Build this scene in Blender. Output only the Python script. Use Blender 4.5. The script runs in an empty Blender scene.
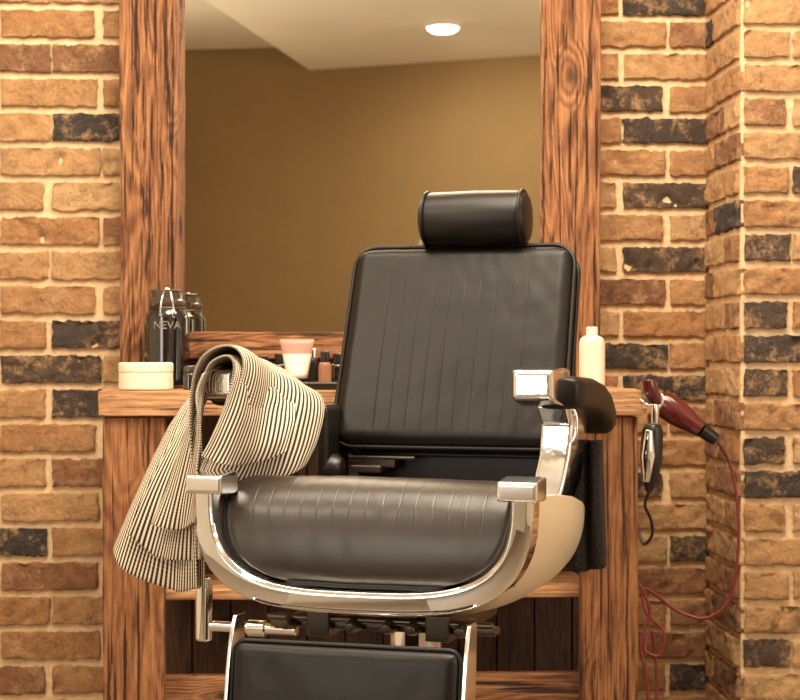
import bpy, math, random
from mathutils import Vector, Matrix, noise
random.seed(7)
sc = bpy.context.scene
COL = sc.collection
# ---------------------------------------------------------------- camera model
A = math.radians(3); FPX = 1760.0; HZ = 350.0; H = 0.94
C = Vector((-4.0*math.sin(A), -4.0*math.cos(A), H))
F = Vector((math.sin(A), math.cos(A), 0)); R = Vector((math.cos(A), -math.sin(A), 0)); Z = Vector((0, 0, 1))
def P(u, v, d):
    return C + F*d + R*((u-400)/FPX*d) + Z*((HZ-v)/FPX*d)
def PY(u, v, y):
    ry = F.y + R.y*(u-400)/FPX
    return P(u, v, (y-C.y)/ry)
cd = bpy.data.cameras.new("camera"); cam = bpy.data.objects.new("camera", cd); COL.objects.link(cam)
cam.location = C; cam.rotation_euler = (math.pi/2, 0, -A)
cd.sensor_width = 36; cd.lens = FPX/800*36; cd.clip_start = 0.05
cd.dof.use_dof = True; cd.dof.focus_distance = 2.95; cd.dof.aperture_fstop = 9
sc.camera = cam
sc.view_settings.view_transform = 'Standard'
sc.view_settings.gamma = 1.03
sc.view_settings.exposure = 0.08

def lin(r, g, b):
    f = lambda c: (c/255/12.92) if c/255 <= 0.04045 else ((c/255+0.055)/1.055)**2.4
    return (f(r), f(g), f(b), 1)
# ---------------------------------------------------------------- materials
def new_mat(name):
    m = bpy.data.materials.new(name); m.use_nodes = True
    nt = m.node_tree; b = nt.nodes["Principled BSDF"]
    return m, nt, b
def N(nt, t, **k):
    n = nt.nodes.new(t)
    for a, v in k.items(): setattr(n, a, v)
    return n
def ramp(nt, stops):
    r = N(nt, "ShaderNodeValToRGB"); e = r.color_ramp.elements
    e[0].position, e[0].color = stops[0]; e[1].position, e[1].color = stops[-1]
    for p, c in stops[1:-1]:
        x = e.new(p); x.color = c
    return r
def simple(name, col, rough=0.5, metal=0.0, nscale=30, namt=0.15, bump=0.1, coat=0, trans=0, emis=None, bd=0.003, spec=0.5):
    m, nt, b = new_mat(name)
    tc = N(nt, "ShaderNodeTexCoord"); n = N(nt, "ShaderNodeTexNoise"); n.inputs["Scale"].default_value = nscale
    n.inputs["Detail"].default_value = 5
    nt.links.new(tc.outputs["Object"], n.inputs["Vector"])
    c2 = tuple(c*(1-namt) for c in col[:3])+(1,); c1 = tuple(min(1, c*(1+namt)) for c in col[:3])+(1,)
    r = ramp(nt, [(0.3, c2), (0.7, c1)]); nt.links.new(n.outputs["Fac"], r.inputs["Fac"])
    nt.links.new(r.outputs["Color"], b.inputs["Base Color"])
    b.inputs["Roughness"].default_value = rough; b.inputs["Metallic"].default_value = metal
    b.inputs["Coat Weight"].default_value = coat; b.inputs["Specular IOR Level"].default_value = spec
    b.inputs["Transmission Weight"].default_value = trans
    if bump:
        bp = N(nt, "ShaderNodeBump"); bp.inputs["Strength"].default_value = bump; bp.inputs["Distance"].default_value = bd
        nt.links.new(n.outputs["Fac"], bp.inputs["Height"]); nt.links.new(bp.outputs["Normal"], b.inputs["Normal"])
    if emis:
        b.inputs["Emission Color"].default_value = emis[0]; b.inputs["Emission Strength"].default_value = emis[1]
    return m
def wood(name, axis, dark, mid, light, bump=0.6, freq=60, ringmix=0.28, knots=True, crack=0.41):
    m, nt, b = new_mat(name)
    tc = N(nt, "ShaderNodeTexCoord"); oi = N(nt, "ShaderNodeObjectInfo")
    mul = N(nt, "ShaderNodeVectorMath", operation='MULTIPLY_ADD')
    cb = N(nt, "ShaderNodeCombineXYZ")
    for i in range(3): nt.links.new(oi.outputs["Random"], cb.inputs[i])
    nt.links.new(cb.outputs[0], mul.inputs[0]); mul.inputs[1].default_value = (13, 7, 19)
    nt.links.new(tc.outputs["Object"], mul.inputs[2])
    def mapped(sx, sl):
        mp = N(nt, "ShaderNodeMapping"); s = [sx]*3; s["xyz".index(axis)] = sl
        mp.inputs["Scale"].default_value = s; nt.links.new(mul.outputs[0], mp.inputs["Vector"]); return mp
    m1 = mapped(1.0, 0.10)
    big = N(nt, "ShaderNodeTexNoise"); big.inputs["Scale"].default_value = 9; big.inputs["Detail"].default_value = 2; big.inputs["Distortion"].default_value = 0.2
    nt.links.new(m1.outputs[0], big.inputs["Vector"])
    m3 = mapped(1.0, 0.6)
    vo = N(nt, "ShaderNodeTexVoronoi"); vo.inputs["Scale"].default_value = 7.0; nt.links.new(m3.outputs[0], vo.inputs["Vector"])
    kd = N(nt, "ShaderNodeMapRange"); kd.inputs[1].default_value = 0.05; kd.inputs[2].default_value = 0.36; kd.inputs[3].default_value = 18.0; kd.inputs[4].default_value = 0.0
    nt.links.new(vo.outputs["Distance"], kd.inputs[0])
    k = N(nt, "ShaderNodeMath", operation='MULTIPLY_ADD'); k.inputs[1].default_value = freq*2.6; nt.links.new(big.outputs["Fac"], k.inputs[0])
    if knots: nt.links.new(kd.outputs[0], k.inputs[2])
    else: k.inputs[2].default_value = 0
    sn = N(nt, "ShaderNodeMath", operation='SINE'); nt.links.new(k.outputs[0], sn.inputs[0])
    h = N(nt, "ShaderNodeMath", operation='MULTIPLY_ADD'); h.inputs[1].default_value = 0.5; h.inputs[2].default_value = 0.5
    nt.links.new(sn.outputs[0], h.inputs[0])
    m2 = mapped(1.0, 0.03)
    fine = N(nt, "ShaderNodeTexNoise"); fine.inputs["Scale"].default_value = 230; fine.inputs["Detail"].default_value = 8; fine.inputs["Roughness"].default_value = 0.8
    nt.links.new(m2.outputs[0], fine.inputs["Vector"])
    mx = N(nt, "ShaderNodeMix"); mx.data_type = 'FLOAT'; mx.inputs[0].default_value = 1-ringmix*0.5
    nt.links.new(h.outputs[0], mx.inputs[2]); nt.links.new(fine.outputs["Fac"], mx.inputs[3])
    r = ramp(nt, [(0.33, dark), (0.47, mid), (0.64, light)])
    nt.links.new(mx.outputs[0], r.inputs["Fac"])
    kr = ramp(nt, [(0.08, (0.06, 0.04, 0.03, 1)), (0.18, (1, 1, 1, 1))]); nt.links.new(vo.outputs["Distance"], kr.inputs["Fac"])
    m4 = mapped(1.0, 0.03)
    bn = N(nt, "ShaderNodeTexNoise"); bn.inputs["Scale"].default_value = 105; bn.inputs["Detail"].default_value = 5; bn.inputs["Roughness"].default_value = 0.65; nt.links.new(m4.outputs[0], bn.inputs["Vector"])
    br = ramp(nt, [(crack-0.03, (0.10, 0.065, 0.045, 1)), (crack, (1.0, 1.0, 1.0, 1))]); nt.links.new(bn.outputs["Fac"], br.inputs["Fac"])
    m5 = mapped(1.0, 0.4)
    b5 = N(nt, "ShaderNodeTexNoise"); b5.inputs["Scale"].default_value = 12; b5.inputs["Detail"].default_value = 9; b5.inputs["Roughness"].default_value = 0.75; nt.links.new(m5.outputs[0], b5.inputs["Vector"])
    r5 = ramp(nt, [(0.36, (0.60, 0.52, 0.46, 1)), (0.60, (1.06, 1.06, 1.06, 1))]); nt.links.new(b5.outputs["Fac"], r5.inputs["Fac"])
    def mult(a, c, f):
        q = N(nt, "ShaderNodeMix"); q.data_type = 'RGBA'; q.blend_type = 'MULTIPLY'; q.inputs[0].default_value = f
        nt.links.new(a, q.inputs[6]); nt.links.new(c, q.inputs[7]); return q.outputs[2]
    o = r.outputs[0]
    if knots: o = mult(o, kr.outputs[0], 0.95)
    o = mult(o, br.outputs[0], 0.88); o = mult(o, r5.outputs[0], 1.0)
    nt.links.new(o, b.inputs["Base Color"])
    b.inputs["Roughness"].default_value = 0.65
    ad = N(nt, "ShaderNodeMath", operation='ADD'); nt.links.new(mx.outputs[0], ad.inputs[0])
    mi = N(nt, "ShaderNodeMath", operation='MINIMUM'); nt.links.new(bn.outputs["Fac"], mi.inputs[0]); mi.inputs[1].default_value = crack+0.01
    m8 = N(nt, "ShaderNodeMath", operation='MULTIPLY_ADD'); nt.links.new(mi.outputs[0], m8.inputs[0]); m8.inputs[1].default_value = 7
    nt.links.new(b5.outputs["Fac"], m8.inputs[2])
    nt.links.new(m8.outputs[0], ad.inputs[1])
    bp = N(nt, "ShaderNodeBump"); bp.inputs["Strength"].default_value = bump; bp.inputs["Distance"].default_value = 0.009
    nt.links.new(ad.outputs[0], bp.inputs["Height"]); nt.links.new(bp.outputs["Normal"], b.inputs["Normal"])
    return m
WD = (lin(86, 50, 28), lin(162, 104, 62), lin(204, 144, 94))
M_woodz = wood("wood_upright", 'z', *WD, bump=1.0, crack=0.45)
M_woodx = wood("wood_level", 'x', *WD, bump=0.9, crack=0.43)
M_woodtop = wood("wood_top", 'x', lin(128, 82, 50), lin(198, 142, 94), lin(226, 174, 124), 0.45, knots=False, crack=0.40)
M_woodleg = wood("wood_leg", 'z', lin(88, 52, 30), lin(158, 102, 60), lin(194, 134, 86), 0.6, ringmix=0.22, crack=0.43)
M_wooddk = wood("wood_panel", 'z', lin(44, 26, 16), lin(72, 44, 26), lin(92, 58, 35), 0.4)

def brick_mat():
    m, nt, b = new_mat("brick")
    at = N(nt, "ShaderNodeAttribute"); at.attribute_name = "Col"
    tc = N(nt, "ShaderNodeTexCoord")
    def nz(scale, det, rough):
        n = N(nt, "ShaderNodeTexNoise"); n.inputs["Scale"].default_value = scale; n.inputs["Detail"].default_value = det; n.inputs["Roughness"].default_value = rough
        nt.links.new(tc.outputs["Object"], n.inputs["Vector"]); return n
    n = nz(26, 10, 0.78)
    r = ramp(nt, [(0.32, (0.46, 0.39, 0.35, 1)), (0.46, (0.93, 0.93, 0.93, 1)), (0.70, (1.34, 1.34, 1.29, 1))]); nt.links.new(n.outputs["Fac"], r.inputs["Fac"])
    mm = N(nt, "ShaderNodeMix"); mm.data_type = 'RGBA'; mm.blend_type = 'MULTIPLY'; mm.inputs[0].default_value = 1
    nt.links.new(at.outputs["Color"], mm.inputs[6]); nt.links.new(r.outputs[0], mm.inputs[7])
    n3 = nz(15, 10, 0.8)
    r3 = ramp(nt, [(0.50, (0, 0, 0, 1)), (0.61, (0.8, 0.8, 0.8, 1))]); nt.links.new(n3.outputs["Fac"], r3.inputs["Fac"])
    m2 = N(nt, "ShaderNodeMix"); m2.data_type = 'RGBA'
    nt.links.new(r3.outputs[0], m2.inputs[0]); nt.links.new(mm.outputs[2], m2.inputs[6]); m2.inputs[7].default_value = lin(212, 166, 116)
    n4 = nz(7, 8, 0.7)
    r4 = ramp(nt, [(0.32, (0.46, 0.39, 0.35, 1)), (0.42, (1, 1, 1, 1))]); nt.links.new(n4.outputs["Fac"], r4.inputs["Fac"])
    m4 = N(nt, "ShaderNodeMix"); m4.data_type = 'RGBA'; m4.blend_type = 'MULTIPLY'; m4.inputs[0].default_value = 0.75
    nt.links.new(m2.outputs[2], m4.inputs[6]); nt.links.new(r4.outputs[0], m4.inputs[7])
    nt.links.new(m4.outputs[2], b.inputs["Base Color"]); b.inputs["Roughness"].default_value = 0.85
    n2 = nz(50, 10, 0.76)
    bp = N(nt, "ShaderNodeBump"); bp.inputs["Strength"].default_value = 1.0; bp.inputs["Distance"].default_value = 0.020
    nt.links.new(n2.outputs["Fac"], bp.inputs["Height"]); nt.links.new(bp.outputs["Normal"], b.inputs["Normal"])
    return m
M_brick = brick_mat()
M_mortar = simple("mortar", lin(226, 192, 148), 0.95, nscale=70, namt=0.13, bump=0.8, bd=0.005)
M_plaster = simple("olive_plaster", lin(138, 113, 76), 0.9, nscale=3, namt=0.04, bump=0.0)
M_pale = simple("pale_plaster", lin(230, 220, 202), 0.9, nscale=3, namt=0.04, bump=0.0)
M_ceil = simple("ceiling_paint", lin(250, 242, 226), 0.9, nscale=3, namt=0.02, bump=0.0)
M_floor = simple("floor_stone", lin(120, 104, 84), 0.5, nscale=5, namt=0.10, bump=0.05)
M_leather = simple("black_leather", lin(20, 15, 12), 0.40, nscale=260, namt=0.12, bump=0.2, coat=0.0, bd=0.0010, spec=0.32)
M_seatleather = simple("sheen_tinted_leather", lin(36, 25, 16), 0.37, nscale=30, namt=0.22, bump=0.08, bd=0.0015, spec=0.68)  # browner base than the black leather, warm overhead sheen put into the colour
M_chrome = simple("chrome", lin(246, 248, 250), 0.05, 1.0, nscale=6, namt=0.01, bump=0.0)
M_chromer = simple("worn_chrome", lin(246, 248, 250), 0.07, 1.0, nscale=45, namt=0.03, bump=0.10, bd=0.004)
M_satin = simple("satin_chrome", lin(246, 246, 246), 0.14, 1.0, nscale=8, namt=0.02, bump=0.0)
M_cream = simple("polished_side_panel", lin(250, 232, 198), 0.24, 0.1, nscale=4, namt=0.01, bump=0.0)
M_black = simple("black_plastic", lin(24, 19, 16), 0.35, nscale=20, namt=0.1, bump=0.0)
M_steel = simple("dark_steel", lin(96, 86, 75), 0.3, 0.9, nscale=20, namt=0.1, bump=0.0)
M_towelblk = simple("black_terry", lin(38, 32, 29), 0.95, nscale=200, namt=0.6, bump=1.0, bd=0.012)
M_white = simple("white_plastic", lin(238, 226, 204), 0.4, nscale=4, namt=0.03, bump=0.0)
M_wax = simple("cream_wax", lin(246, 234, 208), 0.5, nscale=8, namt=0.03, bump=0.05)
M_pink = simple("soft_pink_plastic", lin(208, 132, 112), 0.4, nscale=6, namt=0.05, bump=0.0)
M_tan = simple("amber_plastic", lin(150, 102, 64), 0.35, nscale=6, namt=0.05, bump=0.0)
M_red = simple("maroon_plastic", lin(82, 20, 20), 0.18, nscale=6, namt=0.1, bump=0.0, coat=0.7)
M_cord = simple("red_cord", lin(112, 38, 32), 0.5, nscale=6, namt=0.1, bump=0.0)
M_dglass = simple("dark_glass", lin(18, 17, 16), 0.08, nscale=10, namt=0.1, bump=0.0, coat=1)
M_cglass = simple("smoked_glass", lin(120, 112, 98), 0.05, nscale=10, namt=0.02, bump=0.0, trans=0.8)
M_mirror = simple("mirror_silver", lin(246, 240, 226), 0.0, 1.0, nscale=1, namt=0.0, bump=0.0)
M_ink = simple("pale_ink", lin(125, 116, 104), 0.6, nscale=150, namt=0.5, bump=0.0)
M_lamp = simple("lamp_glow", (1, .93, .8, 1), 0.5, nscale=1, namt=0.0, bump=0.0, emis=((1, .9, .74, 1), 6))

def stripe_mat():
    m, nt, b = new_mat("striped_cotton")
    uv = N(nt, "ShaderNodeUVMap"); uv.uv_map = "UVMap"
    sp = N(nt, "ShaderNodeSeparateXYZ"); nt.links.new(uv.outputs[0], sp.inputs[0])
    k = N(nt, "ShaderNodeMath", operation='MULTIPLY'); k.inputs[1].default_value = 2*math.pi; nt.links.new(sp.outputs[0], k.inputs[0])
    s = N(nt, "ShaderNodeMath", operation='SINE'); nt.links.new(k.outputs[0], s.inputs[0])
    k2 = N(nt, "ShaderNodeMath", operation='MULTIPLY'); k2.inputs[1].default_value = 2*math.pi; nt.links.new(sp.outputs[1], k2.inputs[0])
    s2 = N(nt, "ShaderNodeMath", operation='SINE'); nt.links.new(k2.outputs[0], s2.inputs[0])
    a = N(nt, "ShaderNodeMath", operation='MULTIPLY_ADD'); a.inputs[1].default_value = 0.25
    nt.links.new(s2.outputs[0], a.inputs[0]); nt.links.new(s.outputs[0], a.inputs[2])
    r = ramp(nt, [(0.46, lin(36, 30, 27)), (0.58, lin(234, 218, 192))])
    mp = N(nt, "ShaderNodeMapRange"); mp.inputs[1].default_value = -1.2; mp.inputs[2].default_value = 1.2
    nt.links.new(a.outputs[0], mp.inputs[0]); nt.links.new(mp.outputs[0], r.inputs["Fac"])
    nt.links.new(r.outputs[0], b.inputs["Base Color"]); b.inputs["Roughness"].default_value = 0.9
    return m
M_stripe = stripe_mat()
# ---------------------------------------------------------------- mesh helpers
def mk(name, verts, faces, mat, parent=None, smooth=True, rot=None, center=True, uvs=None):
    verts = [Vector(v) for v in verts]
    c = Vector((0, 0, 0))
    if center:
        mn = Vector([min(v[i] for v in verts) for i in range(3)]); mxx = Vector([max(v[i] for v in verts) for i in range(3)])
        c = (mn+mxx)/2
    me = bpy.data.meshes.new(name); me.from_pydata([v-c for v in verts], [], faces); me.update()
    import bmesh
    bm = bmesh.new(); bm.from_mesh(me); bmesh.ops.recalc_face_normals(bm, faces=bm.faces); bm.to_mesh(me); bm.free()
    if uvs:
        ul = me.uv_layers.new(name="UVMap")
        for l in me.loops: ul.data[l.index].uv = uvs[l.vertex_index]
    mats = mat if isinstance(mat, list) else [mat]
    for mm in mats: me.materials.append(mm)
    if smooth:
        for p in me.polygons: p.use_smooth = True
    o = bpy.data.objects.new(name, me); COL.objects.link(o); o.location = c
    if parent: o.parent = parent
    return o
def bev(o, w=0.003, seg=3, ang=35):
    m = o.modifiers.new("bevel", 'BEVEL'); m.width = w; m.segments = seg; m.limit_method = 'ANGLE'; m.angle_limit = math.radians(ang)
    m2 = o.modifiers.new("wn", 'WEIGHTED_NORMAL'); m2.keep_sharp = True
    return o
def boxg(x0, x1, y0, y1, z0, z1):
    v = [(x, y, z) for x in (x0, x1) for y in (y0, y1) for z in (z0, z1)]
    f = [(0, 1, 3, 2), (4, 6, 7, 5), (0, 4, 5, 1), (2, 3, 7, 6), (0, 2, 6, 4), (1, 5, 7, 3)]
    return v, f
def box(name, x0, x1, y0, y1, z0, z1, mat, parent=None, b=0.003):
    v, f = boxg(x0, x1, y0, y1, z0, z1)
    o = mk(name, v, f, mat, parent, smooth=bool(b))
    if b: bev(o, b)
    return o
def join_geo(lst):
    V, Fc = [], []
    for v, f in lst:
        k = len(V); V += [Vector(a) for a in v]; Fc += [tuple(i+k for i in q) for q in f]
    return V, Fc
def frame(axis):
    a = axis.normalized(); t = Vector((0, 0, 1)) if abs(a.z) < 0.9 else Vector((1, 0, 0))
    x = a.cross(t).normalized(); return x, a.cross(x).normalized()
def latheg(p0, p1, prof, seg=32, flat=1.0):
    p0, p1 = Vector(p0), Vector(p1); ax = p1-p0; x, y = frame(ax); V, Fc = [], []
    for s, r in prof:
        for i in range(seg):
            a = 2*math.pi*i/seg; V.append(p0+ax*s+x*(r*math.cos(a))+y*(r*flat*math.sin(a)))
    for k in range(len(prof)-1):
        for i in range(seg):
            j = (i+1) % seg; Fc.append((k*seg+i, k*seg+j, (k+1)*seg+j, (k+1)*seg+i))
    Fc.append(tuple(range(seg))[::-1]); Fc.append(tuple((len(prof)-1)*seg+i for i in range(seg)))
    return V, Fc
def lathe(name, p0, p1, prof, mat, parent=None, seg=32, flat=1.0, b=0.0015):
    v, f = latheg(p0, p1, prof, seg, flat); o = mk(name, v, f, mat, parent)
    if b: bev(o, b, 2, 40)
    return o
def cr(pts, n):
    pts = [Vector(p) for p in pts]; out = []
    for i in range(len(pts)-1):
        p0 = pts[max(i-1, 0)]; p1 = pts[i]; p2 = pts[i+1]; p3 = pts[min(i+2, len(pts)-1)]
        for k in range(n):
            t = k/n
            out.append(0.5*((2*p1)+(p2-p0)*t+(2*p0-5*p1+4*p2-p3)*t*t+(3*p1-p0-3*p2+p3)*t**3))
    out.append(pts[-1]); return out
def tubeg(pts, r, seg=10, closed=False):
    V, Fc = [], []; n = len(pts); prev = None
    for i, p in enumerate(pts):
        if closed: t = (pts[(i+1) % n]-pts[i-1])
        else: t = pts[min(i+1, n-1)]-pts[max(i-1, 0)]
        t = t.normalized()
        if prev is None: x, y = frame(t)
        else:
            x = (prev-t*prev.dot(t)).normalized(); y = t.cross(x)
        prev = x
        rr = r[i] if isinstance(r, list) else r
        for k in range(seg):
            a = 2*math.pi*k/seg; V.append(p+x*(rr*math.cos(a))+y*(rr*math.sin(a)))
    m = n if closed else n-1
    for i in range(m):
        a, b2 = i*seg, ((i+1) % n)*seg
        for k in range(seg):
            j = (k+1) % seg; Fc.append((a+k, a+j, b2+j, b2+k))
    if not closed:
        Fc.append(tuple(range(seg))[::-1]); Fc.append(tuple((n-1)*seg+k for k in range(seg)))
    return V, Fc
def tube(name, pts, r, mat, parent=None, seg=10, closed=False):
    v, f = tubeg([Vector(p) for p in pts], r, seg, closed); return mk(name, v, f, mat, parent)
def empty(name, loc, label, cat, **k):
    e = bpy.data.objects.new(name, None); e.empty_display_size = 0.1; COL.objects.link(e); e.location = loc
    e["label"] = label; e["category"] = cat
    for a, b2 in k.items(): e[a] = b2
    return e
def grp(root, objs):
    inv = Matrix.Translation(root.location).inverted()
    for o in objs:
        o.parent = root; o.location = inv @ o.location
def struct(o): o["kind"] = "structure"; return o
def tag(o, label, cat): o["label"] = label; o["category"] = cat; return o
# ---------------------------------------------------------------- brick walls
BL = [lin(212, 162, 110), lin(202, 150, 98), lin(220, 174, 122), lin(192, 136, 86), lin(208, 156, 104), lin(196, 142, 92)]
BM = [lin(162, 110, 74), lin(148, 102, 70), lin(172, 120, 80)]
BD = [lin(78, 64, 55), lin(90, 71, 57), lin(70, 60, 53)]
def pick(dark=None, pd=0.05, pm=0.16):
    if dark: return random.choice(BD)
    q = random.random()
    if q < pd: return random.choice(BD)
    if q < pd+pm: return random.choice(BM)
    return random.choice(BL)
def brick_geo(rects, O, U, Nn, V, Fc, cols):
    W = Vector((0, 0, 1))
    for (u0, u1, v0, v1, col) in rects:
        nx = max(3, int((u1-u0)/0.008))
        us = [u0, u0+0.003]+[u0+0.003+(u1-u0-0.006)*i/nx for i in range(1, nx)]+[u1-0.003, u1]
        vs = [v0, v0+0.003]+[v0+0.003+(v1-v0-0.006)*i/6 for i in range(1, 6)]+[v1-0.003, v1]
        k0 = len(V); n1, n2 = len(us), len(vs); sd = random.random()*50
        tilt = random.uniform(-0.02, 0.02)
        for i in range(-1, n1+1):
            for j in range(-1, n2+1):
                ii = min(max(i, 0), n1-1); jj = min(max(j, 0), n2-1)
                a, b2 = us[ii], vs[jj]
                q = Vector((a*30+sd, b2*30, sd))
                eu = ii in (0, n1-1); ev = jj in (0, n2-1)
                a0 = a
                a += 0.003*noise.noise(q*1.6+Vector((5, 0, 0)))+0.0042*noise.noise(q*5)
                b2 += 0.0035*noise.noise(q*1.3+Vector((0, 9, 0)))+0.0042*noise.noise(q*5.5)
                if i in (-1, n1) or j in (-1, n2): d = -0.006
                elif eu or ev: d = 0.0085
                else:
                    d = 0.0098+0.0022*noise.noise(q*1.1)+0.0042*noise.noise(q*2.6)+0.0030*noise.noise(q*7)+tilt*(a0-(u0+u1)/2)
                    ch = noise.noise(q*0.9+Vector((31, 4, 8)))
                    if ch > 0.25: d -= 0.02*(ch-0.25)
                V.append(O+U*a+W*b2+Nn*d); cols.append(col)
        m = n2+2
        for i in range(n1+1):
            for j in range(n2+1):
                a = k0+i*m+j; Fc.append((a, a+m, a+m+1, a+1))
def wall_obj(name, parts, planes):
    V, Fc, cols = [], [], []
    for (rects, O, U, Nn) in parts: brick_geo(rects, O, U, Nn, V, Fc, cols)
    nb = len(Fc)
    for (O, U, Nn, L, z0, z1) in planes:
        k = len(V)
        V += [O+Vector((0, 0, z0)), O+U*L+Vector((0, 0, z0)), O+U*L+Vector((0, 0, z1)), O+Vector((0, 0, z1))]
        cols += [(1, 1, 1, 1)]*4; Fc.append((k, k+1, k+2, k+3))
    me = bpy.data.meshes.new(name); me.from_pydata(V, [], Fc); me.update()
    me.materials.append(M_mortar); me.materials.append(M_brick)
    for i, p in enumerate(me.polygons):
        p.material_index = 1 if i < nb else 0; p.use_smooth = i < nb
    at = me.color_attributes.new("Col", 'FLOAT_COLOR', 'POINT')
    for i, c in enumerate(cols): at.data[i].color = c
    o = bpy.data.objects.new(name, me); COL.objects.link(o); struct(o); return o
G = 0.0125; GV = 0.0165
CEIL = 2.65; TOPZ = 2.8
def rows(xa, xb, zc, xj, darks, y, pm, PV, PU, mids=()):
    out = []; dk = [(PY(u, v, y).x, PY(u, v, y).z) for u, v in darks]; md = [(PY(u, v, y).x, PY(u, v, y).z) for u, v in mids]
    k0 = int(math.floor((0-zc)/PV))
    for k in range(k0, 60):
        z = zc+k*PV
        z0, z1 = max(0.0, z-PV/2+GV/2), min(TOPZ, z+PV/2-GV/2)
        if z1-z0 < 0.02: continue
        off = 0 if k % 2 == 0 else PU/2
        s = xj+off; n0 = int(math.floor((xa-s)/PU))
        x = s+n0*PU
        while x < xb:
            jx = random.uniform(-0.008, 0.008)
            a, b2 = max(xa, x+G/2), min(xb, x+PU-G/2+jx)
            if b2-a > 0.02:
                d = any(a < q[0] < b2 and abs(q[1]-z) < PV/2 for q in dk)
                c = pick(d, 0.02, pm)
                if not d and any(a < q[0] < b2 and abs(q[1]-z) < PV/2 for q in md): c = BM[1]
                out.append((a, b2, z0, z1, c))
            x += PU
    return out
dl = [(85, 127), (40, 369), (73, 404), (16, 541), (101, 440), (90, 335)]
ml = [(85, 60), (20, 62)]
dr = [(638, 102), (665, 259), (690, 197), (640, 356), (680, 388), (640, 10), (690, 550), (690, 672), (650, 132), (640, 485)]
xcorner = PY(708, 350, 0).x
pd_ = 0.2
for _ in range(60):
    pd_ += 0.01*(1 if PY(741, 350, -pd_).x > xcorner else -1)*(0.5**(_/12))
PD = pd_; xp = xcorner
xmid = 0.0
pvl = 34.5/(FPX/((PY(50, 369, 0)-C).dot(F))); pvr = 32.1/(FPX/((PY(655, 356, 0)-C).dot(F)))
zl = PY(50, 369, 0).z; xl = PY(-1, 369, 0).x; pul = pvl*2.93
zr = PY(655, 356, 0).z; xr = PY(667, 356, 0).x; pur = pvr*2.93
rl = rows(-2.6, xmid, zl, xl, dl, 0, 0.12, pvl, pul, ml)
rr_ = rows(xmid, xp, zr, xr, dr, 0, 0.12, pvr, pur)
UX = Vector((1, 0, 0)); NY = Vector((0, -1, 0)); UY = Vector((0, 1, 0)); NX = Vector((-1, 0, 0))
wall_obj("wall_back", [(rl+rr_, Vector((0, 0, 0)), UX, NY)], [(Vector((-2.6, 0, 0)), UX, NY, 5.6, 0, TOPZ)])
dp = [(772, 246), (778, 315), (778, 349), (778, 384), (774, 490), (780, 667)]
zp = PY(770, 349, -PD).z; pvp = 33.8/(FPX/((PY(770, 349, -PD)-C).dot(F))); pup = pvp*2.93
rp = rows(xp+0.006, xp+0.9, zp, xp+0.006-G/2, dp, -PD, 0.12, pvp, pup)
side = []
k0 = int(math.floor((0-zp)/pvp))
for k in range(k0, 60):
    z = zp+k*pvp; z0, z1 = max(0, z-pvp/2+GV/2), min(TOPZ, z+pvp/2-GV/2)
    if z1-z0 < 0.02: continue
    if k % 2: cuts = [0.012, 0.115, PD-0.008]
    else: cuts = [0.0, min(0.215, PD-0.05), PD-0.008]
    for a, b2 in zip(cuts[:-1], cuts[1:]):
        side.append((a+(G/2 if a > 0.02 else 0), b2-G/2, z0, z1, pick(None, 0.04, 0.25)))
wall_obj("wall_pier", [([(a-xp, b2-xp, z0, z1, c) for a, b2, z0, z1, c in rp], Vector((xp, -PD, 0)), UX, NY),
                       (side, Vector((xp, -PD, 0)), UY, NX)],
         [(Vector((xp, -PD, 0)), UX, NY, 0.92, 0, TOPZ), (Vector((xp, -PD, 0)), UY, NX, PD, 0, TOPZ),
          (Vector((xp+0.92, -PD, 0)), UY, NX, PD, 0, TOPZ)])
# ---------------------------------------------------------------- mirror geometry
TOP = 0.857
ym = -0.085
def X(u, y, v=350): return PY(u, v, y).x
xl0, xl1 = X(120, ym), X(177, ym); xr0, xr1 = X(541, ym), X(601, ym)
GT = math.radians(3.6)          # the glass sits slightly turned in its deep frame
gc = Vector(((xl1+xr0)/2, -0.043, 0))
gn = Vector((-math.sin(GT), -math.cos(GT), 0))   # glass normal towards the room
def refl(u, v, z):
    """where the line of sight through (u,v), bounced by the glass, reaches height z"""
    d = (F+R*((u-400)/FPX)+Z*((HZ-v)/FPX)); t = (gc-C).dot(gn)/d.dot(gn); h = C+d*t
    d2 = d-gn*(2*d.dot(gn)); s = (z-h.z)/d2.z
    return h+d2*s
# ---------------------------------------------------------------- room shell
wp = [refl(182, 50, TOPZ), refl(285, 48, TOPZ), refl(311, 69, CEIL), refl(420, 63, CEIL), refl(537, 55, CEIL)]
pa, pb = wp[0], wp[-1]
left_end = pa+(pa-wp[1]).normalized()*0.9; right_end = pb+(pb-wp[-2]).normalized()*0.7
fw = [Vector((p.x, p.y, 0)) for p in cr([left_end, wp[0], (wp[1]+wp[2])/2, wp[3], wp[4], right_end], 6)]
V = []; Fc = []
for p in fw: V += [Vector((p.x, p.y, 0)), Vector((p.x, p.y, TOPZ))]
for i in range(len(fw)-1): Fc.append((2*i, 2*i+1, 2*i+3, 2*i+2))
struct(mk("wall_front", V, Fc, M_plaster))
XL, XR, YF = -2.6, 3.0, min(p.y for p in fw)-0.02
def quad(name, pts, mat): return struct(mk(name, pts, [(0, 1, 2, 3)], mat, smooth=False))
e0, e1 = fw[0], fw[-1]
quad("wall_front_return", [(XL, e0.y, 0), (e0.x, e0.y, 0), (e0.x, e0.y, TOPZ), (XL, e0.y, TOPZ)], M_pale)
quad("wall_right_return", [(e1.x, e1.y, 0), (XR, e1.y, 0), (XR, e1.y, TOPZ), (e1.x, e1.y, TOPZ)], M_pale)
quad("wall_left", [(XL, 0, 0), (XL, YF, 0), (XL, YF, TOPZ), (XL, 0, TOPZ)], M_pale)
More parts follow.
